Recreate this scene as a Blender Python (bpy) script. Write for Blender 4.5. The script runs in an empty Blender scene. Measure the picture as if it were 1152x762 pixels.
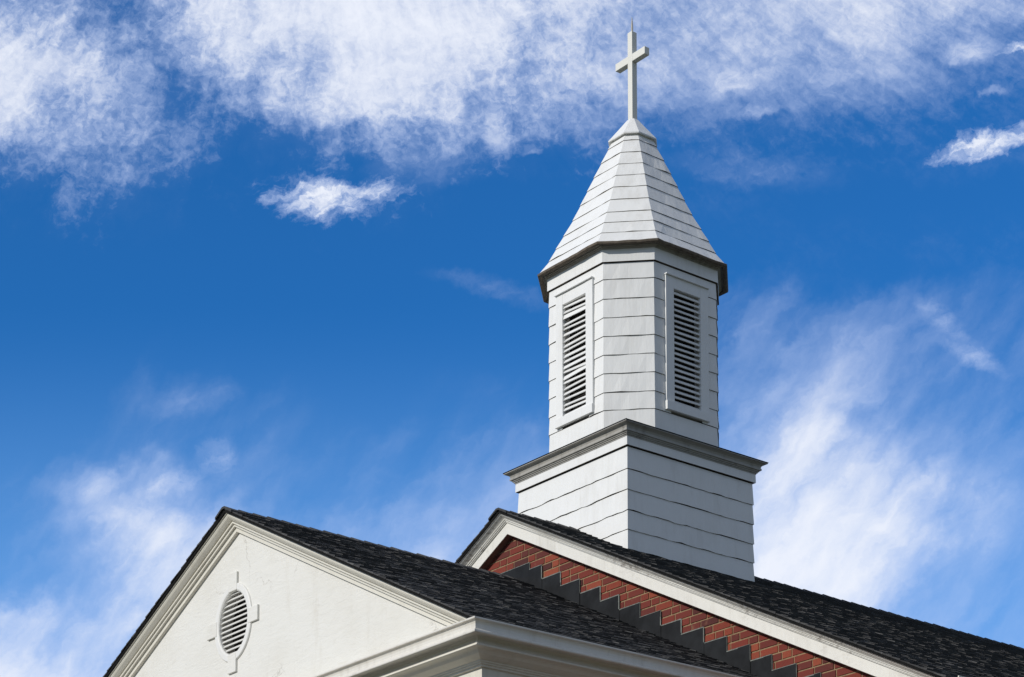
import bpy, bmesh, math, random
from mathutils import Vector, Matrix, noise as mnoise

random.seed(11)
scene = bpy.context.scene
COL = scene.collection
R = math.radians

# ------------------------------------------------------------------ camera
CAM = Vector((16.1349, -12.8037, -1.0318))
YAW, PITCH, FPX, PY = 0.90067, 0.10929, 2540.54, 1159.24
cd = bpy.data.cameras.new("camera")
cam = bpy.data.objects.new("camera", cd)
COL.objects.link(cam)
cam.location = CAM
cam.rotation_euler = (R(90) + PITCH, 0, YAW)
cd.sensor_fit = 'HORIZONTAL'
cd.sensor_width = 36
cd.lens = 36 * FPX / 1152
cd.shift_x = 0.0
cd.shift_y = (PY - 381) / 1152
cd.clip_start = 0.1
cd.clip_end = 6000
scene.camera = cam

# ------------------------------------------------------------------ sun
SUN_EL, SUN_AZ = 27.0, 5.0            # azimuth measured from straight in front of the facade, to the left
sl = bpy.data.lights.new("sun", 'SUN')
sl.energy = 3.25
sl.angle = R(0.55)
sl.color = (1.0, 0.96, 0.90)
so = bpy.data.objects.new("sun", sl)
COL.objects.link(so)
sd = Vector((math.sin(R(SUN_AZ)) * math.cos(R(SUN_EL)), math.cos(R(SUN_AZ)) * math.cos(R(SUN_EL)), -math.sin(R(SUN_EL))))
so.rotation_euler = sd.to_track_quat('-Z', 'Y').to_euler()
so.location = (0, -30, 30)

# ------------------------------------------------------------------ view
scene.view_settings.view_transform = 'Standard'
scene.view_settings.look = 'None'
scene.view_settings.gamma = 1
scene.view_settings.exposure = 0.0
scene.view_settings.use_curve_mapping = False


# ------------------------------------------------------------------ node helper
class NT:
    def __init__(s, tree):
        s.t = tree
        s.n = tree.nodes
        s.l = tree.links

    def node(s, kind, **kw):
        n = s.n.new(kind)
        for k, v in kw.items():
            setattr(n, k, v)
        return n

    def put(s, sock, v):
        if v is None:
            return
        if hasattr(v, 'is_output') or isinstance(v, bpy.types.NodeSocket):
            s.l.new(v, sock)
        else:
            sock.default_value = v

    def m(s, op, a=None, b=None, c=None, clamp=False):
        n = s.node('ShaderNodeMath', operation=op, use_clamp=clamp)
        for i, v in enumerate((a, b, c)):
            s.put(n.inputs[i], v)
        return n.outputs[0]

    def vm(s, op, a=None, b=None, out=0):
        n = s.node('ShaderNodeVectorMath', operation=op)
        s.put(n.inputs[0], a)
        if b is not None:
            s.put(n.inputs[1], b)
        return n.outputs['Value'] if op == 'DOT_PRODUCT' else n.outputs[0]

    def mr(s, v, a, b, c=0.0, d=1.0, interp='SMOOTHSTEP'):
        n = s.node('ShaderNodeMapRange', interpolation_type=interp)
        n.clamp = True
        s.put(n.inputs[0], v)
        for i, x in enumerate((a, b, c, d)):
            s.put(n.inputs[i + 1], x)
        return n.outputs[0]

    def mixf(s, f, a, b):
        n = s.node('ShaderNodeMix', data_type='FLOAT')
        s.put(n.inputs[0], f)
        s.put(n.inputs[2], a)
        s.put(n.inputs[3], b)
        return n.outputs[0]

    def mixc(s, f, a, b, blend='MIX'):
        n = s.node('ShaderNodeMix', data_type='RGBA', blend_type=blend)
        s.put(n.inputs[0], f)
        s.put(n.inputs[6], a)
        s.put(n.inputs[7], b)
        return n.outputs[2]

    def noise(s, vec, scale, detail=4, rough=0.55, dist=0.0, out=0):
        n = s.node('ShaderNodeTexNoise')
        s.put(n.inputs['Vector'], vec)
        n.inputs['Scale'].default_value = scale
        n.inputs['Detail'].default_value = detail
        n.inputs['Roughness'].default_value = rough
        n.inputs['Distortion'].default_value = dist
        return n.outputs[out]

    def mapping(s, vec, loc=(0, 0, 0), rot=(0, 0, 0), scale=(1, 1, 1)):
        n = s.node('ShaderNodeMapping')
        s.put(n.inputs[0], vec)
        n.inputs[1].default_value = loc
        n.inputs[2].default_value = rot
        n.inputs[3].default_value = scale
        return n.outputs[0]


# ------------------------------------------------------------------ sky
def build_world():
    w = bpy.data.worlds.new("World")
    scene.world = w
    w.use_nodes = True
    T = NT(w.node_tree)
    T.n.clear()
    out = T.node('ShaderNodeOutputWorld')
    bg = T.node('ShaderNodeBackground')
    T.l.new(bg.outputs[0], out.inputs[0])
    STR = 0.10
    bg.inputs[1].default_value = STR
    sky = T.node('ShaderNodeTexSky', sky_type='NISHITA')
    sky.sun_disc = False
    sky.sun_elevation = R(SUN_EL)
    sky.sun_rotation = R(180 + SUN_AZ)
    sky.altitude = 300
    sky.air_density = 1.0
    sky.dust_density = 0.4
    sky.ozone_density = 2.0
    tc = T.node('ShaderNodeTexCoord')
    d = tc.outputs['Generated']
    # a fixed compass bearing in the sky: s runs to the right, t runs down, both in tangent units round (s,t) of that bearing
    fw = Vector((-math.sin(YAW) * math.cos(PITCH), math.cos(YAW) * math.cos(PITCH), math.sin(PITCH)))
    rt = Vector((math.cos(YAW), math.sin(YAW), 0))
    up = rt.cross(fw)
    df = T.vm('DOT_PRODUCT', d, fw)
    dfc = T.m('MAXIMUM', df, 0.15)
    g = FPX / 1152
    s = T.m('MULTIPLY_ADD', T.m('DIVIDE', T.vm('DOT_PRODUCT', d, rt), dfc), g, 0.5)
    t = T.m('MULTIPLY_ADD', T.m('DIVIDE', T.vm('DOT_PRODUCT', d, up), dfc), -g, PY / 1152)
    cx = T.node('ShaderNodeCombineXYZ')
    T.put(cx.inputs[0], s)
    T.put(cx.inputs[1], t)
    st = cx.outputs[0]
    # warp
    w1 = T.noise(st, 9, 5, 0.55, out=1)
    w2 = T.noise(st, 38, 4, 0.6, out=1)
    wv = T.vm('ADD', T.vm('MULTIPLY', T.vm('SUBTRACT', w1, (.5, .5, .5)), (.11, .08, 0)),
              T.vm('MULTIPLY', T.vm('SUBTRACT', w2, (.5, .5, .5)), (.035, .035, 0)))
    stw = T.vm('ADD', st, wv)
    w3 = T.noise(st, 95, 4, 0.65, out=1)
    ste = T.vm('ADD', st, T.vm('ADD', T.vm('MULTIPLY', T.vm('SUBTRACT', w2, (.5, .5, .5)), (.030, .022, 0)),
                               T.vm('MULTIPLY', T.vm('SUBTRACT', w3, (.5, .5, .5)), (.014, .012, 0))))
    sx = T.node('ShaderNodeSeparateXYZ')
    T.put(sx.inputs[0], stw)
    sw, tw = sx.outputs[0], sx.outputs[1]
    # coverage of cloud along a few heights of the sky (19 samples each)
    rows = [
        (0,   [.50, .55, .22, .50, .80, .88, .95, 1., .92, .80, .74, .74, .76, .80, .86, .90, .90, .84, .72]),
        (40,  [.66, .60, .42, .36, .84, .82, .90, 1., .90, .74, .70, .70, .70, .72, .74, .76, .80, .52, .30]),
        (80,  [.90, .92, .46, .22, .72, .68, .84, .96, .80, .68, .68, .66, .62, .56, .60, .64, .48, .20, .14]),
        (115, [.94, .62, .54, .22, .32, .58, .78, .78, .66, .62, .54, .52, .46, .44, .50, .40, .14, .08, .03]),
        (150, [.74, .34, .56, .38, .10, .20, .36, .34, .46, .50, .36, .28, .24, .22, .18, .12, .04, .04, .04]),
        (185, [.20, .36, .38, .32, .03, .03, .08, .09, .10, .09, .08, .06, .09, .10, .06, .04, .02, .03, .03]),
        (220, [.04, .10, .16, .08, .00, .02, .05, .06, .03, .01, .00, .00, .02, .02, .00, .00, .00, .00, .00]),
        (300, [.00] * 13 + [.01, .03, .03, .03, .05, .02]),
        (350, [.00] * 8 + [.02, .02, .00, .00, .02, .22, .36, .30, .26, .26, .12]),
        (400, [.00, .00, .00, .04, .02, .00, .00, .01, .01, .01, .00, .00, .10, .36, .48, .42, .36, .36, .20]),
        (450, [.00, .00, .04, .20, .14, .03, .00, .00, .05, .10, .08, .05, .25, .54, .62, .50, .38, .32, .24]),
        (500, [.00, .06, .12, .14, .12, .04, .05, .10, .22, .30, .26, .15, .30, .64, .76, .74, .46, .40, .36]),
        (550, [.04, .40, .56, .52, .20, .10, .16, .28, .36, .40, .36, .3, .45, .80, .86, .78, .66, .58, .42]),
        (600, [.00, .24, .74, .88, .50, .26, .42, .54, .50, .46, .4, .4, .55, .92, .96, .90, .76, .52, .34]),
        (650, [.10, .20, .58, .84, .56, .4, .5, .58, .54, .5, .3, .3, .6, .96, .94, .76, .54, .38, .26]),
        (700, [.66, .64, .72, .84, .72, .6, .5, .4, .4, .4, .4, .4, .6, .92, .80, .64, .46, .34, .24]),
        (780, [.88, .92, .92, .88, .8, .7, .6, .5, .5, .5, .5, .5, .6, .75, .60, .50, .40, .30, .25]),
    ]
    rows = [(y, [q * (1 - .16 * min(1, max(0, (i - 8) / 3))) if y < 200 else q for i, q in enumerate(v)]) for y, v in rows]
    acc = None
    last = None
    for y, vals in rows:
        rmp = T.node('ShaderNodeValToRGB')
        rmp.color_ramp.interpolation = 'B_SPLINE'
        el = rmp.color_ramp.elements
        el[0].position, el[1].position = 0.0, 1.0
        for i in range(1, len(vals) - 1):
            el.new(i / (len(vals) - 1))
        for i, v in enumerate(vals):
            el[i].color = (v, v, v, 1)
        T.put(rmp.inputs[0], sw)
        o = rmp.outputs[0]
        if acc is None:
            acc = o
        else:
            acc = T.mixf(T.mr(tw, last / 1152, y / 1152), acc, o)
        last = y
    cov = acc

    def ellipse(px, py, rx, ry, ang, gain):
        v = T.vm('SUBTRACT', ste, (px / 1152, py / 1152, 0))
        v = T.mapping(v, rot=(0, 0, R(ang)), scale=(1, 1, 1))
        v = T.vm('MULTIPLY', v, (1152 / rx, 1152 / ry, 0))
        n = T.node('ShaderNodeVectorMath', operation='LENGTH')
        T.put(n.inputs[0], v)
        return T.m('MULTIPLY', T.mr(n.outputs['Value'], 1.25, 0.1), gain)

    def along(vec, deg, ka, kb):
        # stretched texture space: deg = direction of the streaks, rising to the right
        v = T.mapping(vec, rot=(0, 0, R(deg)))
        return T.vm('MULTIPLY', v, (ka, kb, 1))

    small = ellipse(362, 224, 88, 34, -4, 1.0)
    for e in [(418, 214, 56, 22, 6, .85), (1104, 164, 78, 24, 15, 1.0), (1160, 146, 60, 20, 14, .95), (1146, 56, 44, 11, 12, .85)]:
        small = T.m('MAXIMUM', small, ellipse(*e))
    faint = ellipse(1062, 364, 46, 14, -40, .24)
    for e in [(1096, 402, 46, 12, -28, .30), (190, 545, 44, 14, 20, .38), (248, 515, 24, 26, -20, .26), (1120, 104, 18, 6, 5, .30), (1092, 58, 40, 17, 10, .50),
              (560, 325, 80, 14, -14, .09), (826, 94, 60, 20, 14, .42), (845, 124, 40, 9, 5, .34), (845, 190, 110, 22, -6, .08), (480, 185, 70, 28, 10, .14),
              (596, 171, 14, 7, 0, .3), (215, 450, 60, 20, 10, .12)]:
        faint = T.m('MAXIMUM', faint, ellipse(*e))
    # textures of the cloud: fine curdled grain high up combed into a fan of streaks, long feathery wisps low down
    u = T.m('DIVIDE', T.m('SUBTRACT', s, .30), T.m('MAXIMUM', T.m('ADD', t, .35), .08))
    cf = T.node('ShaderNodeCombineXYZ')
    T.put(cf.inputs[0], T.m('MULTIPLY', u, .45))
    T.put(cf.inputs[1], T.m('MULTIPLY', t, .42))
    fan = T.vm('ADD', cf.outputs[0], T.vm('MULTIPLY', w2, (.02, .02, 0)))
    c5 = lambda q, kk: T.m('MULTIPLY', T.m('SUBTRACT', q, .5), kk)
    add3 = lambda a, b_, c_: T.m('ADD', T.m('ADD', a, b_), c_)
    grain = T.noise(ste, 120, 5, 0.62, 0.0)
    grain1 = T.noise(fan, 46, 6, 0.62, 0.0)
    grain2 = T.noise(T.vm('ADD', st, T.vm('MULTIPLY', w1, (.06, .06, 0))), 14, 7, 0.60, 0.0)
    calm = T.mr(cov, .62, .95, 1.0, .55)
    N = T.m('MULTIPLY_ADD', add3(c5(grain, 1.15), c5(grain1, .85), c5(grain2, 2.0)), calm, .5)
    soft = T.m('ADD', T.m('MULTIPLY', T.mr(s, .50, .72), .40), T.m('MULTIPLY_ADD', cov, .52, .34))
    cA = T.m('MULTIPLY_ADD', cov, 1.04, .0)
    hi = T.mr(N, T.m('SUBTRACT', T.m('SUBTRACT', 1.0, cA), soft), T.m('ADD', T.m('SUBTRACT', 1.0, cA), soft))
    veil = T.m('MULTIPLY', T.m('ADD', cov, T.m('ADD', c5(grain1, .5), c5(grain2, .4))), .92)
    hi = T.mixf(.28, hi, T.m('MAXIMUM', veil, 0.0))
    hi = T.m('MULTIPLY', hi, T.mr(cov, .0, .75, .40, 1.0))
    hi = T.m('MULTIPLY', hi, T.mr(cov, .0, .06))
    # low: streaks rising to the right, softer
    wisp = T.noise(along(stw, 46, .45, 1.7), 8, 7, 0.56, 0.15)
    wisp2 = T.noise(along(ste, 40, .40, 1.9), 24, 6, 0.6, 0.1)
    wisp3 = T.noise(along(st, 62, .45, 1.5), 15, 5, 0.55, 0.2)
    N2 = T.m('ADD', add3(c5(wisp, 1.05), c5(wisp2, .36), c5(wisp3, .60)), .5)
    lo = T.mr(N2, T.m('SUBTRACT', .42, cov), T.m('SUBTRACT', 1.68, cov))
    lo = T.m('MULTIPLY', T.m('MULTIPLY', lo, T.mr(cov, .0, .7, .35, 1.0)), T.mr(cov, .0, .12))
    low = T.mr(t, 215 / 1152, 330 / 1152)
    a1 = T.mixf(low, hi, lo)
    fine = T.noise(along(ste, 22, .68, 1.45), 50, 7, 0.64, 0.1)
    a2 = T.mr(T.m('ADD', c5(fine, 1.9), small), .22, 1.35)
    a2 = T.m('MULTIPLY', a2, T.mr(small, .02, .30))
    a3 = T.m('MULTIPLY', faint, T.m('MAXIMUM', T.m('ADD', c5(fine, 3.4), .95), 0.0))
    alpha = T.m('MAXIMUM', a1, a2)
    alpha = T.m('ADD', alpha, T.m('MULTIPLY', a3, T.m('SUBTRACT', 1.0, alpha)))
    alpha = T.m('MINIMUM', T.m('MAXIMUM', alpha, 0.0), 1.0)
    # unseen sky behind the viewer, cloud cover added to tone the fill light
    back = T.mr(T.noise(d, 3.5, 6, 0.6), .35, .65, .45, .95)
    alpha = T.mixf(T.mr(df, .25, .6), back, alpha)
    sep = T.node('ShaderNodeSeparateXYZ')
    T.put(sep.inputs[0], d)
    # clear air: deep, saturated blue
    tint = T.mixc(1.0, sky.outputs[0], (.36, .86, 1.42, 1), 'MULTIPLY')
    hs = T.node('ShaderNodeHueSaturation')
    hs.inputs['Saturation'].default_value = 1.05
    hs.inputs['Value'].default_value = 1.0
    T.put(hs.inputs['Color'], tint)
    k = 1.0 / STR
    blue = T.mixc(T.mr(t, 330 / 1152, 760 / 1152, 0, .60), hs.outputs[0], (.19 * k, .44 * k, .90 * k, 1))
    cloudc = T.mixc(T.mr(alpha, .30, 1.0), (.58 * k, .70 * k, .99 * k, 1), (.86 * k, .90 * k, 1.0 * k, 1))
    # added grey cloud bank, out of view, its radiance set for the ambient fill
    cloudc = T.mixc(T.mr(df, .25, .6), (.34 * k, .355 * k, .385 * k, 1), cloudc)
    col = T.mixc(alpha, blue, cloudc)
    T.put(bg.inputs[0], col)


build_world()


# ------------------------------------------------------------------ materials
def new_mat(name):
    m = bpy.data.materials.new(name)
    m.use_nodes = True
    T = NT(m.node_tree)
    b = T.n['Principled BSDF']
    return m, T, b


def bump(T, b, height, strength=0.3, dist=0.01):
    n = T.node('ShaderNodeBump')
    n.inputs['Strength'].default_value = strength
    n.inputs['Distance'].default_value = dist
    T.put(n.inputs['Height'], height)
    T.l.new(n.outputs[0], b.inputs['Normal'])


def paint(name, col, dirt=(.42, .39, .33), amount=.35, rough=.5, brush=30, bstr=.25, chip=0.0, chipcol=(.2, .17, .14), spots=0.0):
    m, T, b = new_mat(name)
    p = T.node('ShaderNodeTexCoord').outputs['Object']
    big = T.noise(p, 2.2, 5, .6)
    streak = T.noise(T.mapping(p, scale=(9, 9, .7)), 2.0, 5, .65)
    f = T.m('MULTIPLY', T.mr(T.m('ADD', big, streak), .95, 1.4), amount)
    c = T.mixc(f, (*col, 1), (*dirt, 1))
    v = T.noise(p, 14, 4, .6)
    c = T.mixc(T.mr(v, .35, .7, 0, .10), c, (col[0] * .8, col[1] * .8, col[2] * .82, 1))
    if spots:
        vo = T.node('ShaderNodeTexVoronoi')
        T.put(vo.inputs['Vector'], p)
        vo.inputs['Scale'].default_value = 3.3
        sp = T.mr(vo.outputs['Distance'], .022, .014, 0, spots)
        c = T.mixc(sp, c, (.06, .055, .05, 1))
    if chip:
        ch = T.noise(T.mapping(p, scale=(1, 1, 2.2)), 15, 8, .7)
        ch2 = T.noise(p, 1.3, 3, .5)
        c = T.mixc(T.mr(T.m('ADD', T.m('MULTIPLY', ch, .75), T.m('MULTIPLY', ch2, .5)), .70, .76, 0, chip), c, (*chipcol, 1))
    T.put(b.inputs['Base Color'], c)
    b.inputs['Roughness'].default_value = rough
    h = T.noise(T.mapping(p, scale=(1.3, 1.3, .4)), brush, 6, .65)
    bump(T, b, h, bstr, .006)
    return m


M_SIDING = paint('white_siding_paint', (.76, .76, .74), amount=.22, bstr=.35, spots=.9)
M_SPIRE = paint('white_spire_paint', (.76, .76, .74), amount=.25, bstr=.35, spots=.8)
M_TRIM = paint('white_trim_paint', (.74, .73, .69), amount=.25, bstr=.25)
M_RAKE = paint('peeling_trim_paint', (.72, .70, .64), amount=.5, bstr=.5, chip=.6)
M_BOARD = paint('board_trim_paint', (.73, .71, .65), amount=.4, bstr=.4, chip=.12)
M_CORNICE = paint('shade_toned_cornice_paint', (.36, .345, .31), amount=.85, dirt=(.16, .15, .13), bstr=.3)  # shade of the mouldings put into a dark base colour, plus dirt streaks
M_CREAM = paint('cream_trim_paint', (.70, .67, .58), amount=.30, dirt=(.40, .35, .26), bstr=.15)
M_GUTTER = paint('gutter_enamel', (.70, .67, .60), amount=.35, dirt=(.36, .32, .25), rough=.35, bstr=.08)
M_CROSS = paint('cross_paint', (.70, .69, .63), amount=.2, bstr=.03)


def plain(name, col, rough=.7, nscale=20, var=.3, metal=0.0, bs=.2):
    m, T, b = new_mat(name)
    p = T.node('ShaderNodeTexCoord').outputs['Object']
    n = T.noise(p, nscale, 5, .6)
    c = T.mixc(T.mr(n, .3, .7), (*[x * (1 - var) for x in col], 1), (*[min(1, x * (1 + var)) for x in col], 1))
    T.put(b.inputs['Base Color'], c)
    b.inputs['Roughness'].default_value = rough
    b.inputs['Metallic'].default_value = metal
    bump(T, b, n, bs, .004)
    return m


M_DARKWOOD_SHADE = plain('weathered_wood_and_frieze_shade', (.13, .105, .08), .85)  # bare wood tone, also used to paint the shadow line under the friezes
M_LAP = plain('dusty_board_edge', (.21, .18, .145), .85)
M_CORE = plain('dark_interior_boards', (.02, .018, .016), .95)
M_LEAD = plain('charcoal_flashing_metal', (.0095, .0105, .0115), .6, 5, .5)
M_LEAD.node_tree.nodes['Principled BSDF'].inputs['Specular IOR Level'].default_value = .2
M_SEAL = plain('grey_sealant', (.16, .17, .15), .7, 30)
M_MORTAR = plain('mortar', (.25, .165, .09), .95, 40, .25)
M_SOFFIT = plain('brown_soffit_board', (.17, .11, .085), .8, 12)
M_GROUND = plain('dry_lawn', (.10, .11, .05), .95, 3, .35)
M_PAVE = plain('concrete_paving', (.12, .11, .095), .9, 4, .15)
M_ROD = plain('weathered_metal_rod', (.45, .42, .36), .4, 20, .15, .6)
M_FELT = plain('black_roof_edge', (.012, .012, .012), .95, 30)
M_FELT.node_tree.nodes['Principled BSDF'].inputs['Specular IOR Level'].default_value = .1


def brick_mat():
    m, T, b = new_mat('red_brick')
    p = T.node('ShaderNodeTexCoord').outputs['Object']
    at = T.node('ShaderNodeAttribute')
    at.attribute_name = 'tone'
    v = at.outputs['Fac']
    rmp = T.node('ShaderNodeValToRGB')
    el = rmp.color_ramp.elements
    el[0].position, el[0].color = 0, (.060, .012, .010, 1)
    el[1].position, el[1].color = 1, (.27, .055, .024, 1)
    for q, c in ((.25, (.105, .017, .012, 1)), (.55, (.165, .023, .013, 1)), (.8, (.22, .036, .016, 1))):
        e = el.new(q)
        e.color = c
    T.put(rmp.inputs[0], v)
    n = T.noise(p, 55, 6, .65)
    n2 = T.noise(p, 14, 4, .6)
    c = T.mixc(T.mr(n, .4, .75, 0, .5), rmp.outputs[0], (.10, .03, .022, 1))
    c = T.mixc(T.mr(n2, .58, .75, 0, .35), c, (.26, .12, .07, 1))
    T.put(b.inputs['Base Color'], c)
    b.inputs['Roughness'].default_value = .9
    bump(T, b, n, .6, .004)
    return m


M_BRICK = brick_mat()


def brick_tex_mat():
    m, T, b = new_mat('red_brick_coursed')
    p = T.node('ShaderNodeTexCoord').outputs['Object']
    p = T.mapping(p, rot=(R(90), 0, R(90)))
    br = T.node('ShaderNodeTexBrick')
    T.put(br.inputs['Vector'], p)
    br.inputs['Color1'].default_value = (.30, .055, .03, 1)
    br.inputs['Color2'].default_value = (.16, .032, .022, 1)
    br.inputs['Mortar'].default_value = (.36, .29, .2, 1)
    br.inputs['Scale'].default_value = 1
    br.inputs['Brick Width'].default_value = .22
    br.inputs['Row Height'].default_value = .0682
    br.inputs['Mortar Size'].default_value = .005
    T.put(b.inputs['Base Color'], br.outputs[0])
    b.inputs['Roughness'].default_value = .9
    return m


M_BRICKTEX = brick_tex_mat()


def shingle_mat():
    m, T, b = new_mat('charcoal_asphalt_shingle')
    p = T.node('ShaderNodeTexCoord').outputs['Object']
    at = T.node('ShaderNodeAttribute')
    at.attribute_name = 'tone'
    rmp = T.node('ShaderNodeValToRGB')
    el = rmp.color_ramp.elements
    el[0].position, el[0].color = 0, (.024, .024, .0245, 1)
    el[1].position, el[1].color = 1, (.13, .128, .126, 1)
    e = el.new(.5)
    e.color = (.050, .0495, .0495, 1)
    n = T.noise(p, 75, 5, .75)
    n2 = T.noise(T.mapping(p, scale=(3.2, .9, 3.2)), 7, 6, .7)
    v = T.m('ADD', at.outputs['Fac'], T.m('MULTIPLY', T.m('SUBTRACT', n2, .5), .9))
    v = T.m('ADD', v, T.m('MULTIPLY', T.m('SUBTRACT', n, .5), 1.0))
    T.put(rmp.inputs[0], v)
    T.put(b.inputs['Base Color'], rmp.outputs[0])
    b.inputs['Roughness'].default_value = .85
    b.inputs['Specular IOR Level'].default_value = .35
    bump(T, b, n, .9, .004)
    return m


M_SHINGLE = shingle_mat()


def stucco_mat():
    m, T, b = new_mat('cream_stucco')
    p = T.node('ShaderNodeTexCoord').outputs['Object']
    big = T.noise(p, 1.6, 6, .6)
    c = T.mixc(T.mr(big, .4, .75, 0, .4), (.71, .70, .655, 1), (.60, .575, .51, 1))
    tr = T.noise(T.mapping(p, rot=(0, R(40), 0), scale=(1, 1, 3.4)), 5, 7, .68, .8)
    c = T.mixc(T.mr(tr, .57, .72, 0, .28), c, (.58, .55, .48, 1))
    st_ = T.noise(T.mapping(p, scale=(2.2, 1, .5)), 2.4, 6, .7)
    c = T.mixc(T.mr(st_, .55, .8, 0, .35), c, (.50, .46, .38, 1))
    vc = T.node('ShaderNodeTexVoronoi', feature='DISTANCE_TO_EDGE')
    T.put(vc.inputs['Vector'], T.vm('ADD', p, T.vm('MULTIPLY', T.noise(p, 4, 5, .6, out=1), (.35, .35, .35))))
    vc.inputs['Scale'].default_value = 1.1
    cr = T.m('MULTIPLY', T.mr(vc.outputs['Distance'], .006, .002), T.mr(T.noise(p, 1.7, 3, .5), .52, .64))
    c = T.mixc(T.m('MULTIPLY', cr, .45), c, (.30, .27, .22, 1))
    T.put(b.inputs['Base Color'], c)
    b.inputs['Roughness'].default_value = .9
    h2 = T.noise(p, 60, 5, .7)
    hh = T.m('ADD', T.m('MULTIPLY', tr, 1.0), T.m('MULTIPLY', h2, .25))
    bump(T, b, hh, .34, .02)
    return m


M_STUCCO = stucco_mat()


# ------------------------------------------------------------------ mesh helpers
class MB:
    """collects faces; each face carries a material slot and an optional tone"""
    def __init__(s):
        s.v, s.f, s.mi, s.tone = [], [], [], []

    def add(s, verts, faces, mi=0, tone=0.5):
        o = len(s.v)
        s.v += [tuple(x) for x in verts]
        for f in faces:
            s.f.append([i + o for i in f])
            s.mi.append(mi)
            s.tone.append(tone)

    def box(s, a, b, mi=0, tone=.5):
        x0, y0, z0 = a
        x1, y1, z1 = b
        V = [(x0, y0, z0), (x1, y0, z0), (x1, y1, z0), (x0, y1, z0), (x0, y0, z1), (x1, y0, z1), (x1, y1, z1), (x0, y1, z1)]
        s.add(V, [(3, 2, 1, 0), (4, 5, 6, 7), (0, 1, 5, 4), (1, 2, 6, 5), (2, 3, 7, 6), (3, 0, 4, 7)], mi, tone)

    def prism_y(s, pts, y0, y1, mi=0):
        """pts: (x,z) outline, extruded along y"""
        n = len(pts)
        s.add([(x, y0, z) for x, z in pts] + [(x, y1, z) for x, z in pts],
              [list(range(n)), list(range(2 * n - 1, n - 1, -1))] + [(i, i + n, (i + 1) % n + n, (i + 1) % n) for i in range(n)], mi)

    def build(s, name, mats, parent=None, tone=False, smooth=False, bevel=0.0, M=None):
        me = bpy.data.meshes.new(name)
        me.from_pydata(s.v, [], s.f)
        if not isinstance(mats, (list, tuple)):
            mats = [mats]
        for m in mats:
            me.materials.append(m)
        me.polygons.foreach_set('material_index', s.mi)
        if tone:
            a = me.attributes.new('tone', 'FLOAT', 'FACE')
            a.data.foreach_set('value', s.tone)
        bm = bmesh.new()
        bm.from_mesh(me)
        if bevel:
            bmesh.ops.remove_doubles(bm, verts=bm.verts, dist=1e-5)
        bmesh.ops.recalc_face_normals(bm, faces=bm.faces)
        if bevel:
            ed = [e for e in bm.edges if len(e.link_faces) == 2 and e.calc_face_angle() > .5]
            bmesh.ops.bevel(bm, geom=ed, offset=bevel, segments=2, profile=.5, affect='EDGES', clamp_overlap=True)
        bm.to_mesh(me)
        bm.free()
        if smooth:
            me.polygons.foreach_set('use_smooth', [True] * len(me.polygons))
        o = bpy.data.objects.new(name, me)
        COL.objects.link(o)
        if M is not None:
            o.matrix_world = M
        if parent is not None:
            o.parent = parent
            o.matrix_parent_inverse = world_of(parent).inverted()
        return o


def world_of(o):
    m = o.matrix_basis.copy()
    p = o.parent
    if p is not None:
        m = world_of(p) @ o.matrix_parent_inverse @ m
    return m


def thing(name, label, cat, loc):
    o = bpy.data.objects.new(name, None)
    COL.objects.link(o)
    o.location = loc
    o.empty_display_size = .3
    o['label'] = label
    o['category'] = cat
    return o


def offset_path(pts, d, closed=True):
    """mitred outward offset of an anticlockwise 2-D path"""
    n = len(pts)
    res = []
    for i in range(n):
        p = Vector(pts[i])
        a = Vector(pts[i - 1]) if (closed or i > 0) else None
        c = Vector(pts[(i + 1) % n]) if (closed or i < n - 1) else None
        ns = []
        if a is not None:
            e = (p - a).normalized()
            ns.append(Vector((e.y, -e.x)))
        if c is not None:
            e = (c - p).normalized()
            ns.append(Vector((e.y, -e.x)))
        if len(ns) == 1:
            res.append(p + ns[0] * d)
        else:
            bis = (ns[0] + ns[1])
            res.append(p + bis * (d / (1 + ns[0].dot(ns[1]))))
    return res


def sweep(mb, path, prof, closed=True, mi=0, cap=True, close_prof=False):
    """profile: (offset outward, z)"""
    n, k = len(path), len(prof)
    rings = []
    V = []
    for o, z in prof:
        for q in offset_path(path, o, closed):
            V.append((q.x, q.y, z))
    F = []
    segs = n if closed else n - 1
    kk = k if close_prof else k - 1
    for j in range(kk):
        j2 = (j + 1) % k
        for i in range(segs):
            i2 = (i + 1) % n
            F.append((j * n + i, j * n + i2, j2 * n + i2, j2 * n + i))
    if not closed and cap:
        F.append([j * n for j in range(k)])
        F.append([j * n + n - 1 for j in range(k - 1, -1, -1)])
    mb.add(V, F, mi)


# ------------------------------------------------------------------ ground
ZG = -2.65
g = MB()
g.add([(-2500, -2500, ZG), (2500, -2500, ZG), (2500, 2500, ZG), (-2500, 2500, ZG)], [(0, 1, 2, 3)])
o = g.build('ground', M_GROUND)
o['kind'] = 'structure'
g = MB()
g.box((-14, -30, ZG + .004), (26, -.31, ZG + .02))
o = g.build('pavement', M_PAVE)
o['kind'] = 'structure'

# ------------------------------------------------------------------ the church
ZR, MS = 6.140, .5117           # main ridge (top of shingles) and slope
XE = 5.345                      # eave of the main roof
YB = 16.0                       # back of the main roof
ZP, MP, XP = 5.495, .5053, .03  # portico ridge, slope, centre line
XGR, YGR, ZGR = 3.597, -3.21, 3.693   # outer corner of the gutter
MPL = .487                      # its left slope is a touch flatter
XEP = XGR - XP                  # half width of the portico roof
LP = 3.149                      # shingle edge of the portico gable
YT = -LP + .14                  # stucco plane

church = thing('church', 'red brick church with dark shingle roofs and a cream stucco gabled portico in front', 'church', (0, 0, ZG))

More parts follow.
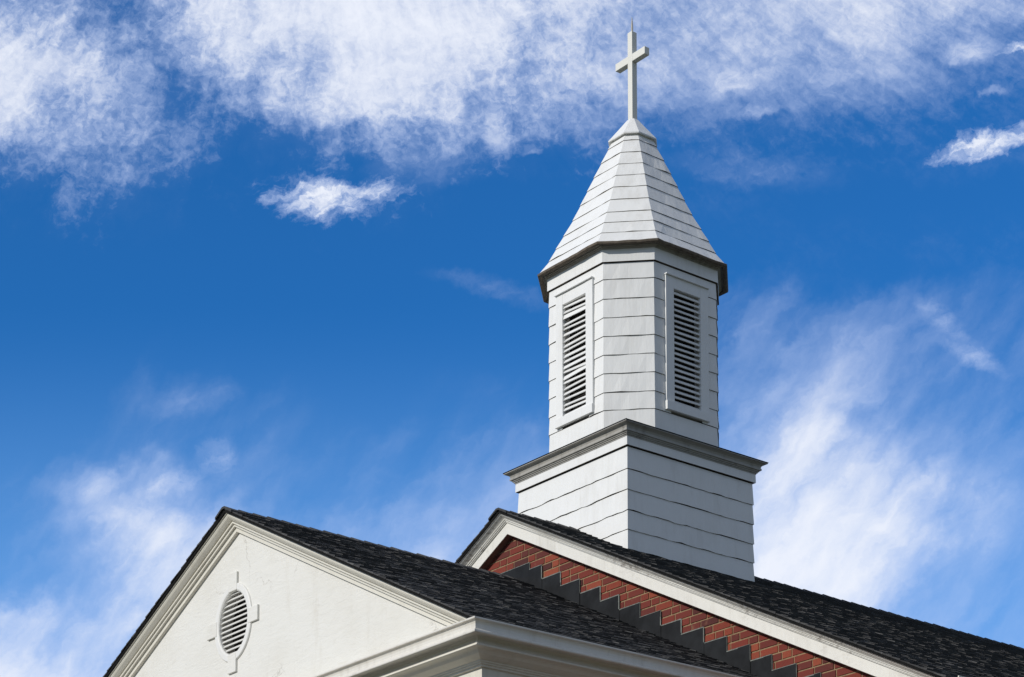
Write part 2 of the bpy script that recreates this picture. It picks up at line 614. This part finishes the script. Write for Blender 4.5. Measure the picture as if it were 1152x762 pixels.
# body of brick
b = MB()
hw = XE - .17
top = lambda x: ZR - MS * abs(x) - .06
b.prism_y([(-hw, ZG), (hw, ZG), (hw, top(hw)), (0, top(0)), (-hw, top(hw))], .006, .30, 0)
b.box((-hw, .30, ZG), (-hw + .3, YB - .2, top(hw)), 1)
b.box((hw - .3, .30, ZG), (hw, YB - .2, top(hw)), 1)
b.prism_y([(-hw + .3, ZG), (hw - .3, ZG), (hw - .3, top(hw)), (0, top(0)), (-hw + .3, top(hw))], YB - .5, YB - .2, 1)
# single bricks of the gable, stretchers and headers by turns
CH = .0682
zrow0 = 5.51
rr = random.Random(5)
kmin = int((zrow0 - ZG) / CH)
for k in range(-8, kmin):
    z1 = zrow0 - k * CH
    z0 = z1 - CH + .0105
    x = -hw - rr.random() * .1
    flem = (k % 2)
    j = k * 3
    while x < hw:
        head = (j % 2 == 0) if k % 6 in (0, 3, 4) else (rr.random() < .14)
        wd = .098 if head else .205
        wd += rr.uniform(-.006, .006)
        xa, xb = max(x, -hw), min(x + wd, hw)
        x += wd + .0105
        j += 1
        if xb - xa < .03:
            continue
        lim = min(top(xa), top(xb))
        za, zb = z0, z1
        if za > lim - .01:
            continue
        zb = min(zb, lim)
        yo = rr.uniform(-.002, .001)
        e = .0025
        V = [(xa, .008, za), (xb, .008, za), (xb, .008, zb), (xa, .008, zb),
             (xa + e, yo, za + e), (xb - e, yo, za + e), (xb - e, yo, zb - e), (xa + e, yo, zb - e)]
        b.add(V, [(4, 5, 6, 7), (0, 1, 5, 4), (1, 2, 6, 5), (2, 3, 7, 6), (3, 0, 4, 7)], 2, min(1, max(0, rr.gauss(.52, .30))))
b.build('brick_wall', [M_MORTAR, M_BRICKTEX, M_BRICK], church, tone=True)


# roofs ---------------------------------------------------------------------
def shingle_roof(name, parent, xc, zr, slope, xe, ya, yb, seed, edge_jit=.004, expo=.098, slope_left=None):
    rnd = random.Random(seed)
    mb = MB()
    L = math.hypot(xe, slope * xe)
    th0 = .024
    for sgn in (-1, 1):
        sl_ = slope if sgn > 0 else (slope_left or slope)
        L = math.hypot(xe, sl_ * xe)
        cs, sn = xe / L, sl_ * xe / L
        def P(dist, y, h):
            return (xc + sgn * (dist * cs + h * sn), y, zr - dist * sn + h * cs - th0)
        # deck under the shingles
        mb.add([P(0, ya + .010, -.024), P(L, ya + .010, -.024), P(L, yb, -.024), P(0, yb, -.024),
                P(0, ya + .006, .0), P(L, ya + .006, .0), P(L, yb, .0), P(0, yb, .0)],
               [(0, 1, 2, 3), (4, 5, 6, 7), (0, 1, 5, 4), (1, 2, 6, 5), (2, 3, 7, 6)], 1)
        n = int(L / expo) + 1
        for k in range(n):
            d1 = L + .015 - k * expo
            d0 = max(0, d1 - expo * 1.22)
            if d1 < .03:
                break
            y = ya + rnd.uniform(-edge_jit, edge_jit)
            cj = rnd.uniform(-.004, .004)
            while y < yb:
                wd = rnd.choice((.05, .07, .09, .11, .14, .18)) * rnd.uniform(.85, 1.15)
                y2 = min(y + wd, yb)
                thick = rnd.choice((.0, .0, .003, .005)) + rnd.uniform(0, .003)
                hb = .011 + thick
                ha = .004 + thick * .5
                dj = d1 + cj + rnd.uniform(-.005, .004)
                tone = min(1, max(0, rnd.gauss(.46, .14)))
                V = [P(d0, y, ha), P(dj, y, hb + rnd.uniform(0, .002)), P(dj, y2, hb + rnd.uniform(0, .003)), P(d0, y2, ha),
                     P(d0, y, -.001), P(dj, y, -.001), P(dj, y2, -.001), P(d0, y2, -.001)]
                mb.add(V, [(0, 1, 2, 3), (1, 5, 6, 2), (0, 4, 5, 1), (3, 2, 6, 7)], 0, tone)
                y = y2
    roof = mb.build(name, [M_SHINGLE, M_FELT], parent, tone=True)
    # ridge cap of folded pieces
    rc = MB()
    y = ya - .012
    while y < yb:
        y2 = y + .145
        wd = .15 + rnd.uniform(-.008, .008)
        lift = .018 + rnd.uniform(-.002, .004)
        tone = min(1, max(0, rnd.gauss(.4, .15)))
        ye = min(y2 + .03, yb)
        V = []
        for yy, h in ((y, lift), (ye, lift - .010)):
            V += [(xc - wd * cs, yy, zr - wd * sn + h - th0 + .006), (xc - .02, yy, zr + h - th0), (xc + .02, yy, zr + h - th0), (xc + wd * cs, yy, zr - wd * sn + h - th0 + .006)]
        V += [(a, bb, c - .02) for a, bb, c in V]
        rc.add(V, [(0, 1, 5, 4), (1, 2, 6, 5), (2, 3, 7, 6), (0, 8, 9, 1), (1, 9, 10, 2), (2, 10, 11, 3), (3, 11, 15, 7), (0, 4, 12, 8)], 0, tone)
        y = y2
    rc.build('ridge_cap', M_SHINGLE, roof, tone=True)
    return roof


shingle_roof('main_roof', church, 0, ZR, MS, XE, -.184, YB, 3)
shingle_roof('portico_roof', church, XP, ZP, MP, XEP - .052, -LP - .016, -.004, 4, slope_left=MPL)


# sloping trims of a gable ----------------------------------------------------
def rake(name, mat, parent, xc, zr, slope, xe, yw, prof, side, wob=0.0, seed=0, mi=0, zmin=-99):
    """profile: closed list of (out from wall, vertical drop below roof line)"""
    rnd = random.Random(seed)
    N = 40
    k = len(prof)
    V, F = [], []
    for i in range(N + 1):
        for j, (o, dr) in enumerate(prof):
            x = min(xe, (zr - dr - zmin) / slope) * i / N
            w = wob * mnoise.noise(Vector((x * 2.3 + seed, j * .7, 0)))
            V.append((xc + side * x, yw - o - w, zr - slope * x - dr + w * .6))
    for i in range(N):
        for j in range(k):
            j2 = (j + 1) % k
            F.append((i * k + j, i * k + j2, (i + 1) * k + j2, (i + 1) * k + j))
    F.append(list(range(k)))
    F.append([N * k + j for j in range(k - 1, -1, -1)])
    m = MB()
    m.add(V, F, mi)
    return m.build(name, mat, parent)


crown = [(.0, .035), (.165, .035), (.167, .050), (.158, .056), (.150, .066), (.128, .078), (.112, .090), (.108, .100),
         (.098, .101), (.098, .112), (.088, .113), (.088, .122), (.0, .122)]
board = [(.0, .1215), (.072, .1215), (.072, .232), (.0, .232)]
for sd_ in (-1, 1):
    rake('rake_crown', M_RAKE, church, 0, ZR, MS, XE - .01, .0, crown, sd_, .006, 3 + sd_)
    rake('rake_board', M_BOARD, church, 0, ZR, MS, XE - .03, -.003, board, sd_, .002, 8 + sd_)
    # brown soffit strip closing the board to the brick
    m = MB()
    x1 = XE - .2
    m.add([(0, -.070, ZR - .236), (sd_ * x1, -.070, ZR - MS * x1 - .236), (sd_ * x1, .02, ZR - MS * x1 - .236), (0, .02, ZR - .236),
           (0, -.070, ZR - .225), (sd_ * x1, -.070, ZR - MS * x1 - .225), (sd_ * x1, .02, ZR - MS * x1 - .225), (0, .02, ZR - .225)],
          [(0, 1, 2, 3), (4, 5, 6, 7), (0, 1, 5, 4), (2, 3, 7, 6), (0, 3, 7, 4), (1, 2, 6, 5)])
    m.build('rake_soffit', M_SOFFIT, church)

# eaves of the main roof: fascia, soffit and gutter
for sd_ in (-1, 1):
    m = MB()
    ze = ZR - MS * XE
    pf = [(XE - .22, ze - .16), (XE - .02, ze - .16), (XE + .01, ze - .15), (XE + .085, ze - .11), (XE + .09, ze - .02), (XE + .08, ze - .02), (XE + .075, ze - .09), (XE + .0, ze - .10), (XE - .02, ze - .06), (XE - .22, ze + .02)]
    m.prism_y([(sd_ * a, c) for a, c in pf], -.12, YB)
    m.build('eave_gutter', M_CREAM, church)

# step flashing of the portico roof against the brick
xs, zs_ = [-.36, .25, .435], [5.575, 5.51]
for i in range(14):
    xs.append(.435 + .2701 * (i + 1) + random.uniform(-.016, .016))
    zs_.append(zs_[-1] - 2 * CH)
rf = random.Random(9)
for i, zt in enumerate(zs_):
    xa, xb = xs[i] - (.03 if i else 0), xs[i + 1]
    if xb > hw - .2:
        break
    ztop = zt + .004 + rf.uniform(-.003, .003)
    yo = -.007 - .004 * (i % 2)
    roofz = lambda x: ZP - MP * abs(x - XP) - .06
    if i == 0:
        pts = [(xa, roofz(xa)), (XP, roofz(XP)), (xb, roofz(xb)), (xb, ztop), (xa, ztop)]
    else:
        pts = [(xa, roofz(xa)), (xb, roofz(xb)), (xb, ztop + rf.uniform(-.004, .004)), (xa, ztop)]
    m = MB()
    t1, t2, t3 = (rf.uniform(-.004, .001) for q in range(3))
    m.add([(x, yo + (t1 if x > xa + .05 else 0) + (t2 if z > zt - .1 else t3), z) for x, z in pts] + [(x, yo + .004, z) for x, z in pts],
          [list(range(len(pts)))] + [(q, q + len(pts), (q + 1) % len(pts) + len(pts), (q + 1) % len(pts)) for q in range(len(pts))])
    sw_ = .007
    m.box((xb - sw_, yo - .003, ztop - .13), (xb + .004, yo + .002, ztop + .003), 1)
    m.box((xa + .03, yo - .003, ztop - .003), (xb - sw_, yo + .002, ztop + .006), 1)
    m.build('step_flashing', [M_LEAD, M_SEAL], church)

# portico pediment: stucco with a round opening ---------------------------------
VX, VZ, VRX, VRZ = -.042, 4.522, .238, .283
ptop = lambda x: ZP - MP * abs(x - XP)
zb = ZGR - .06
xb_ = (ZP - .1 - zb) / MP
bm = bmesh.new()
xbl = (ZP - .1 - zb) / MPL
outer = [bm.verts.new((XP - xbl, YT, zb)), bm.verts.new((XP + xb_, YT, zb)), bm.verts.new((XP, YT, ZP - .1))]
NH = 64
hole = [bm.verts.new((VX + VRX * math.cos(2 * math.pi * i / NH), YT, VZ + VRZ * math.sin(2 * math.pi * i / NH))) for i in range(NH)]
ee = [bm.edges.new((outer[i], outer[(i + 1) % 3])) for i in range(3)] + [bm.edges.new((hole[i], hole[(i + 1) % NH])) for i in range(NH)]
bmesh.ops.triangle_fill(bm, use_beauty=True, use_dissolve=False, edges=ee)
for f in bm.faces:
    if f.normal.y > 0:
        f.normal_flip()
# thickness of the wall
r_ = bmesh.ops.extrude_face_region(bm, geom=list(bm.faces))
for v in [x for x in r_['geom'] if isinstance(x, bmesh.types.BMVert)]:
    v.co.y += .14
bmesh.ops.recalc_face_normals(bm, faces=bm.faces)
me = bpy.data.meshes.new('pediment_wall')
bm.to_mesh(me)
bm.free()
me.materials.append(M_STUCCO)
pw = bpy.data.objects.new('pediment_wall', me)
COL.objects.link(pw)
pw.parent = church
pw.matrix_parent_inverse = world_of(church).inverted()

prof_p = [(.0, .030), (.132, .030), (.134, .054), (.122, .056), (.121, .070), (.112, .084), (.094, .100), (.084, .108), (.066, .109), (.066, .116), (.074, .117), (.072, .131),
          (.050, .133), (.050, .140), (.056, .141), (.053, .156), (.036, .158), (.036, .164), (.032, .162), (.030, .196), (.022, .198), (.0, .198)]
for sd_ in (-1, 1):
    rake('pediment_rake', M_CREAM, church, XP, ZP, MP if sd_ > 0 else MPL, XEP - .03, YT, prof_p, sd_, .0015, 21 + sd_, zmin=ZGR - .05)

# gutter and cornice running round three sides
XL = 2 * XP - XGR
path = [(XL, -.006), (XL, YGR), (XGR, YGR), (XGR, -.006)]
z0 = ZGR
m = MB()
gp = [(-.096, .004), (-.096, -.100), (-.03, -.113), (-.010, -.115), (-.002, -.111), (.0, -.104), (-.002, -.094), (-.010, -.088), (-.026, -.080), (-.031, -.062), (-.030, -.040),
      (-.024, -.022), (-.014, -.015), (-.003, -.014), (.0, -.010), (.0, .0), (-.008, .003), (-.016, -.004), (-.038, -.04), (-.036, -.078), (-.08, -.085), (-.084, .0)]
sweep(m, path, [(a, z0 + c) for a, c in gp], False, 0, True, True)
m.build('gutter', M_GUTTER, church)
m = MB()
cp = [(-.099, -.099), (-.106, -.101), (-.116, -.112), (-.114, -.126), (-.104, -.142), (-.091, -.156), (-.084, -.164), (-.083, -.174), (-.090, -.177), (-.122, -.180), (-.140, -.188),
      (-.160, -.206), (-.200, -.221), (-.232, -.228), (-.234, -.238), (-.246, -.239), (-.248, -.250), (-.262, -.252), (-.264, -.266), (-.282, -.268), (-.40, -.27), (-.40, -.099)]
sweep(m, path, [(a, z0 + c) for a, c in cp], False, 0, True, True)
m.build('portico_cornice', M_CREAM, church)
m = MB()
sweep(m, path, [(-.288, z0 - .10), (-.288, z0 - .78), (-.66, z0 - .78), (-.66, z0 - .10)], False, 0, True, True)
m.build('entablature', M_CREAM, church)
# cap over the front cornice, from the stucco to the gutter
m = MB()
m.add([(XL + .09, YGR + .088, z0 - .004), (XGR - .09, YGR + .088, z0 - .004), (XGR - .09, YT + .04, z0 + .016), (XL + .09, YT + .04, z0 + .016),
       (XL + .09, YGR + .088, z0 - .05), (XGR - .09, YGR + .088, z0 - .05), (XGR - .09, YT + .04, z0 - .05), (XL + .09, YT + .04, z0 - .05)],
      [(0, 1, 2, 3), (4, 5, 6, 7), (0, 1, 5, 4), (1, 2, 6, 5), (2, 3, 7, 6), (3, 0, 4, 7)])
m.build('cornice_cap', M_GUTTER, church)
# porch ceiling and columns under it
m = MB()
m.box((XL + .67, YGR + .67, z0 - .70), (XGR - .67, -.012, z0 - .66))
m.build('porch_ceiling', M_CREAM, church)
for cx_ in (-3.02, -1.1, 1.16, 3.08):
    m = MB()
    prof = [(.24, ZG + .0), (.24, ZG + .10), (.21, ZG + .14), (.19, ZG + .2), (.185, ZG + 1.5), (.16, z0 - .95), (.19, z0 - .92), (.23, z0 - .84), (.23, z0 - .781)]
    n = 28
    cy_ = YGR + .51
    V = [(cx_ + r0 * math.cos(2 * math.pi * i / n), cy_ + r0 * math.sin(2 * math.pi * i / n), z) for r0, z in prof for i in range(n)]
    F = [(j * n + i, j * n + (i + 1) % n, (j + 1) * n + (i + 1) % n, (j + 1) * n + i) for j in range(len(prof) - 1) for i in range(n)]
    F += [list(range(n)), [(len(prof) - 1) * n + i for i in range(n)]]
    m.add(V, F)
    m.build('column', M_CREAM, church)

# round vent ---------------------------------------------------------------------
bk = MB()
nn = 64
ring = lambda s_, y, add=0: [(VX + (VRX + add) * s_ * math.cos(2 * math.pi * i / nn), y, VZ + (VRZ + add) * s_ * math.sin(2 * math.pi * i / nn)) for i in range(nn)]
levels = [(.006, .10), (-.008, .10), (-.008, -.006), (.000, -.014), (.008, -.017), (.050, -.017), (.056, -.014), (.060, -.008), (.062, .004)]
V = []
for add, y in levels:
    V += ring(1, YT + y, add)
F = [(j * nn + i, j * nn + (i + 1) % nn, (j + 1) * nn + (i + 1) % nn, (j + 1) * nn + i) for j in range(len(levels) - 1) for i in range(nn)]
bk.add(V, F)
vent = bk.build('round_vent', M_TRIM, church, smooth=False)
m = MB()
m.add(ring(1, YT + .128, .0), [list(range(nn))])
m.build('vent_backing', M_CORE, vent)
for a in range(4):
    m = MB()
    hwk = .066
    y0_, y1_ = YT - .0205, YT + .002
    ra, rb = (.262, .425)
    if a == 0:
        m.box((VX + ra - .01, y0_, VZ - hwk), (VX + rb - .02, y1_, VZ + hwk))
    elif a == 1:
        m.box((VX - hwk, y0_, VZ + ra + .012), (VX + hwk, y1_, VZ + rb + .01))
    elif a == 2:
        m.box((VX - rb + .01, y0_, VZ - hwk), (VX - ra + .01, y1_, VZ + hwk))
    else:
        m.box((VX - hwk, y0_, VZ - rb - .015), (VX + hwk, y1_, VZ - ra - .012))
    m.build('keystone', M_STUCCO, vent, bevel=.004)
m = MB()
ns = 13
for i in range(ns):
    z = VZ - VRZ + (i + .35) * 2 * VRZ / ns
    wdt, ang, th = .036, R(46), .005
    c, s_ = math.cos(ang), math.sin(ang)
    zz = z + wdt * s_ * .5
    q = 1 - ((zz - VZ) / VRZ) ** 2
    if q <= 0.01:
        continue
    hx = VRX * math.sqrt(q) + .004
    V = []
    for xx in (VX - hx, VX + hx):
        V += [(xx, YT + .003, z), (xx, YT + .003 + wdt * c, z + wdt * s_), (xx, YT + .003 + wdt * c + th * s_, z + wdt * s_ - th * c), (xx, YT + .003 + th * s_, z - th * c)]
    m.add(V, [(0, 1, 5, 4), (1, 2, 6, 5), (2, 3, 7, 6), (3, 0, 4, 7), (0, 1, 2, 3), (4, 5, 6, 7)])
m.build('vent_slats', M_TRIM, vent)

# ------------------------------------------------------------------ the steeple
W2 = .825
Y1 = .7032
YC = Y1 + W2
steeple = thing('steeple', 'white clapboard steeple with octagonal louvered belfry and tapering spire on the church ridge', 'steeple', (0, YC, ZR - .1))


def siding(mb, polyf, lines, ztop, t=.018, wav=.004, sub=.075, gap=.0025, skip=None, seed=0, recess=.03, open_deg=0):
    """lapped boards round a closed polygon polyf(z); lines = bottom edges from the lowest up"""
    rnd = random.Random(seed)
    edges = list(lines) + [ztop]
    for bi in range(len(lines)):
        zb_, zt_ = edges[bi], edges[bi + 1] - gap
        pb, pt = polyf(zb_), polyf(zt_)
        n = len(pb)
        A, B, C = offset_path(pb, t), offset_path(pt, .001), offset_path(pb, -recess)
        la, lb, lc, tags = [], [], [], []
        for fi in range(n):
            ln = (Vector(pb[(fi + 1) % n]) - Vector(pb[fi])).length
            us = [i / max(2, round(ln / sub)) for i in range(max(2, round(ln / sub)))]
            if skip and fi in skip['faces']:
                a0 = .5 - skip['half'] / ln
                us = [u for u in us if abs(u - a0) > .03 and abs(u - 1 + a0) > .03] + [a0, 1 - a0]
                us.sort()
            for u in us:
                corner = (u == 0)
                f2 = (fi + 1) % n
                pa = A[fi].lerp(A[f2], u)
                jz = 0 if corner else wav * mnoise.noise(Vector((pa.x * 5 + seed, pa.y * 5 + bi * 7.3, fi))) + rnd.uniform(-.3, .3) * wav
                jt = 0 if corner else max(-.8 * t, .010 * mnoise.noise(Vector((pa.x * 6 + seed, pa.y * 6 + bi * 3.1, 9 + fi))))
                nrm = (A[fi] - C[fi]).lerp(A[f2] - C[f2], u).normalized()
                pa = pa + nrm * jt
                q = B[fi].lerp(B[f2], u)
                r2 = C[fi].lerp(C[f2], u)
                la.append((pa.x, pa.y, zb_ + jz))
                lb.append((q.x, q.y, zt_))
                lc.append((r2.x, r2.y, zb_ + jz + .004))
                hole = bool(skip and fi in skip['faces'] and u > a0 - 1e-6 and u < 1 - a0 - 1e-6 and zt_ > skip['z0'] + .005 and zb_ < skip['z1'] - .005)
                tags.append(hole)
        N = len(la)
        F1 = [(i, (i + 1) % N, N + (i + 1) % N, N + i) for i in range(N) if not tags[i]]
        F2 = [(i, (i + 1) % N, N + (i + 1) % N, N + i) for i in range(N) if not tags[i]]
        mb.add(la + lb, F1, 0)
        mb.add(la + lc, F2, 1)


sq = lambda h_: [(-h_, YC - h_), (h_, YC - h_), (h_, YC + h_), (-h_, YC + h_)]
HO, AO = .7599, .8229 / 2


def octo(h_, a_):
    return [(-a_, YC - h_), (a_, YC - h_), (h_, YC - a_), (h_, YC + a_), (a_, YC + h_), (-a_, YC + h_), (-h_, YC + a_), (-h_, YC - a_)]


# square base
m = MB()
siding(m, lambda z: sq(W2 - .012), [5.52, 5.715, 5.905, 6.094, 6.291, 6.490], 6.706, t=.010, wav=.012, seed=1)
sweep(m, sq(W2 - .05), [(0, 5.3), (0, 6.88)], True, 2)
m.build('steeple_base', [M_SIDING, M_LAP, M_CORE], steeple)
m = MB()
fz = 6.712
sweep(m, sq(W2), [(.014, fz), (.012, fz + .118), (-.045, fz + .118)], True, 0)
sweep(m, sq(W2), [(-.045, fz + .010), (.014, fz)], True, 1)  # shadow line under the frieze, put into a dark underside colour
m.build('base_frieze', [M_SIDING, M_DARKWOOD_SHADE], steeple)
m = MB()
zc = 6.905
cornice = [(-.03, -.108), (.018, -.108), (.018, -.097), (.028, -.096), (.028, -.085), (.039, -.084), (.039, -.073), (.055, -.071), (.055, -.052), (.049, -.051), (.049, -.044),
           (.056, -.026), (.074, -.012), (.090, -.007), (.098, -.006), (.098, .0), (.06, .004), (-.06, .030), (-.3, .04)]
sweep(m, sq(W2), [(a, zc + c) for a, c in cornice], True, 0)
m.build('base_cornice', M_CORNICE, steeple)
m = MB()
sweep(m, sq(W2), [(.100, zc + .001), (.104, zc + .009), (.06, zc + .012), (-.06, zc + .036), (-.45, zc + .044)], True, 0)
m.build('deck_flashing', M_LEAD, steeple)

# octagonal belfry
m = MB()
blines = [6.93, 7.190, 7.366, 7.555, 7.740, 7.926, 8.112, 8.298, 8.493]
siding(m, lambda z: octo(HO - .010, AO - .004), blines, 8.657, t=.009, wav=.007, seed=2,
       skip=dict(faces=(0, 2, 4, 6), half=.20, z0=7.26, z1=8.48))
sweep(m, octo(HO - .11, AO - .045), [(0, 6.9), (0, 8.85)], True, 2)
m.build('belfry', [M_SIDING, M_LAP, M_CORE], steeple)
m = MB()
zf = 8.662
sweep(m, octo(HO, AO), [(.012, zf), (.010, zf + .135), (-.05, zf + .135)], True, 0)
sweep(m, octo(HO, AO), [(-.05, zf + .01), (.012, zf)], True, 1)  # dark underside colour stands in for the frieze's shadow line
m.build('belfry_frieze', [M_SIDING, M_DARKWOOD_SHADE], steeple)
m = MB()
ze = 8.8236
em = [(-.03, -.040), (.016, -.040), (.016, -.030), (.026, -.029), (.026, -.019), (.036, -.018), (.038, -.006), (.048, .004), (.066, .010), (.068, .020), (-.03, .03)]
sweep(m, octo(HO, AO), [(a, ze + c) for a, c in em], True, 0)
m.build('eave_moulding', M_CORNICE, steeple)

# louvered windows on the four broad faces
for wi, ang in enumerate((0, 90, 180, 270)):
    Mx = Matrix.Translation((0, YC, 0)) @ Matrix.Rotation(R(ang), 4, 'Z')
    rnd = random.Random(40 + wi)
    hw_o, hw_i = .277, .175
    zb0, zi0, zi1, zt1 = 7.205, 7.295, 8.440, 8.552
    f = MB()
    yf, yb2 = -HO - .018, -HO + .075
    f.box((-hw_o, yf, zi0 - .01), (-hw_i, yb2, zt1))
    f.box((hw_i, yf, zi0 - .01), (hw_o, yb2, zt1))
    f.box((-hw_i - .001, yf + .002, zi1), (hw_i + .001, yb2, zt1 - .001))
    win = f.build('louver_window', M_SIDING, steeple, M=Mx)
    f = MB()
    f.box((-hw_o - .004, -HO - .032, zb0 + .006), (hw_o + .004, yb2, zi0))
    f.build('sill', M_SIDING, win, M=Mx)
    f = MB()
    f.box((-hw_o - .006, -HO - .038, zt1 + .001), (hw_o + .006, -HO + .01, zt1 + .014))
    f.build('drip_cap', M_SIDING, win, M=Mx, bevel=.002)
    f = MB()
    n = 21
    for i in range(n):
        sp = (zi1 - zi0) / n
        z = zi0 + i * sp + .004
        wdt, th = .040, .007
        an = R(54 + rnd.uniform(-3, 3))
        if wi == 0:
            an = R(54 + rnd.choice((-4, 0, 2, 5, 12, 18)))
            wdt += rnd.choice((0, 0, .004, .010))
            z += rnd.uniform(-.006, .006)
        tl = rnd.uniform(-.006, .006) * (1.6 if wi == 0 else .5)
        c, s_ = math.cos(an), math.sin(an)
        yy = -HO - .010
        V = []
        for xx, dz in ((-hw_i - .006, -tl), (hw_i + .006, tl)):
            V += [(xx, yy, z + dz), (xx, yy + wdt * c, z + dz + wdt * s_), (xx, yy + wdt * c + th * s_, z + dz + wdt * s_ - th * c), (xx, yy + th * s_, z + dz - th * c)]
        f.add(V, [(0, 1, 5, 4), (1, 2, 6, 5), (2, 3, 7, 6), (3, 0, 4, 7), (0, 1, 2, 3), (4, 5, 6, 7)])
    f.build('louver_slats', M_SIDING, win, M=Mx)

# spire
prof_s = [(8.70, 1.06), (8.8236, 1.0), (8.975, .885), (9.10, .82), (9.42, .635), (9.89, .408), (10.20, .255), (10.6, .06)]


def sscale(z):
    for (za, sa), (zb2, sb) in zip(prof_s, prof_s[1:]):
        if z <= zb2:
            return sa + (sb - sa) * (z - za) / (zb2 - za)
    return prof_s[-1][1]


HE, AE = .849, .444
spoly = lambda z: octo(HE * sscale(z), AE * sscale(z))
m = MB()
slines = [8.826, 8.965, 9.100, 9.240, 9.410, 9.575, 9.728, 9.878, 10.033, 10.192]
siding(m, spoly, slines, 10.275, t=.008, wav=.006, seed=5, sub=.07, gap=.002, recess=.02)
sweep(m, octo(HE, AE), [(-.03, 8.835), (-.16, 8.845)], True, 2)
m.build('spire', [M_SPIRE, M_LAP, M_DARKWOOD_SHADE], steeple)
# bent metal edge under the lowest spire board
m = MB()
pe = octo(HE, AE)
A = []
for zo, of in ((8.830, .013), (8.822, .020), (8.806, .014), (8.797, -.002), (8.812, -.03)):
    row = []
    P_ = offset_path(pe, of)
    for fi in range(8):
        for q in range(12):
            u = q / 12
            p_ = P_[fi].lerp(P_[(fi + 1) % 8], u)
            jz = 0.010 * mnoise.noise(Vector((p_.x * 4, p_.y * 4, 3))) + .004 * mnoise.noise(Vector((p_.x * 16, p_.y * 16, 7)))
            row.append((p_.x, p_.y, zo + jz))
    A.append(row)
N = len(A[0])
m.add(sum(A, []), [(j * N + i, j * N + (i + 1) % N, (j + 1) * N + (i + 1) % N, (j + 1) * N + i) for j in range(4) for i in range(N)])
m.build('spire_drip_edge', M_DARKWOOD_SHADE, steeple)
# cap
m = MB()
s1 = sscale(10.27)
cp_ = lambda k_: octo(HE * k_, AE * k_)
V = []
levs = [(.255, 10.272), (.262, 10.268), (.264, 10.280), (.215, 10.335), (.125, 10.44), (.062, 10.515)]
for k_, z in levs:
    V += [(a, c, z) for a, c in cp_(k_)]
F = [(j * 8 + i, j * 8 + (i + 1) % 8, (j + 1) * 8 + (i + 1) % 8, (j + 1) * 8 + i) for j in range(len(levs) - 1) for i in range(8)]
F += [list(range(8)), [(len(levs) - 1) * 8 + i for i in range(8)]]
m.add(V, F)
m.build('spire_cap', M_SPIRE, steeple)

# ------------------------------------------------------------------ the cross
cross = thing('rooftop_cross', 'slim white latin cross with a thin metal rod, standing on the spire tip', 'cross', (0, YC, 10.513))
s2 = .0335
m = MB()
m.box((-s2, YC - s2, 10.513), (s2, YC + s2, 11.452))
m.build('post', M_CROSS, cross, bevel=.004)
for sd_ in (-1, 1):
    m = MB()
    xa, xb = (s2 + .0005, .222)
    m.box((min(sd_ * xa, sd_ * xb), YC - s2 + .001, 11.128), (max(sd_ * xa, sd_ * xb), YC + s2 - .001, 11.206))
    m.build('cross_arm', M_CROSS, cross, bevel=.004)
m = MB()
n = 10
V = []
lv = [(.012, 11.45), (.011, 11.54), (.008, 11.57), (.003, 11.62)]
for r0, z in lv:
    V += [(r0 * math.cos(2 * math.pi * i / n), YC + r0 * math.sin(2 * math.pi * i / n), z) for i in range(n)]
F = [(j * n + i, j * n + (i + 1) % n, (j + 1) * n + (i + 1) % n, (j + 1) * n + i) for j in range(3) for i in range(n)] + [[3 * n + i for i in range(n)]]
m.add(V, F)
m.build('lightning_rod', M_ROD, cross)
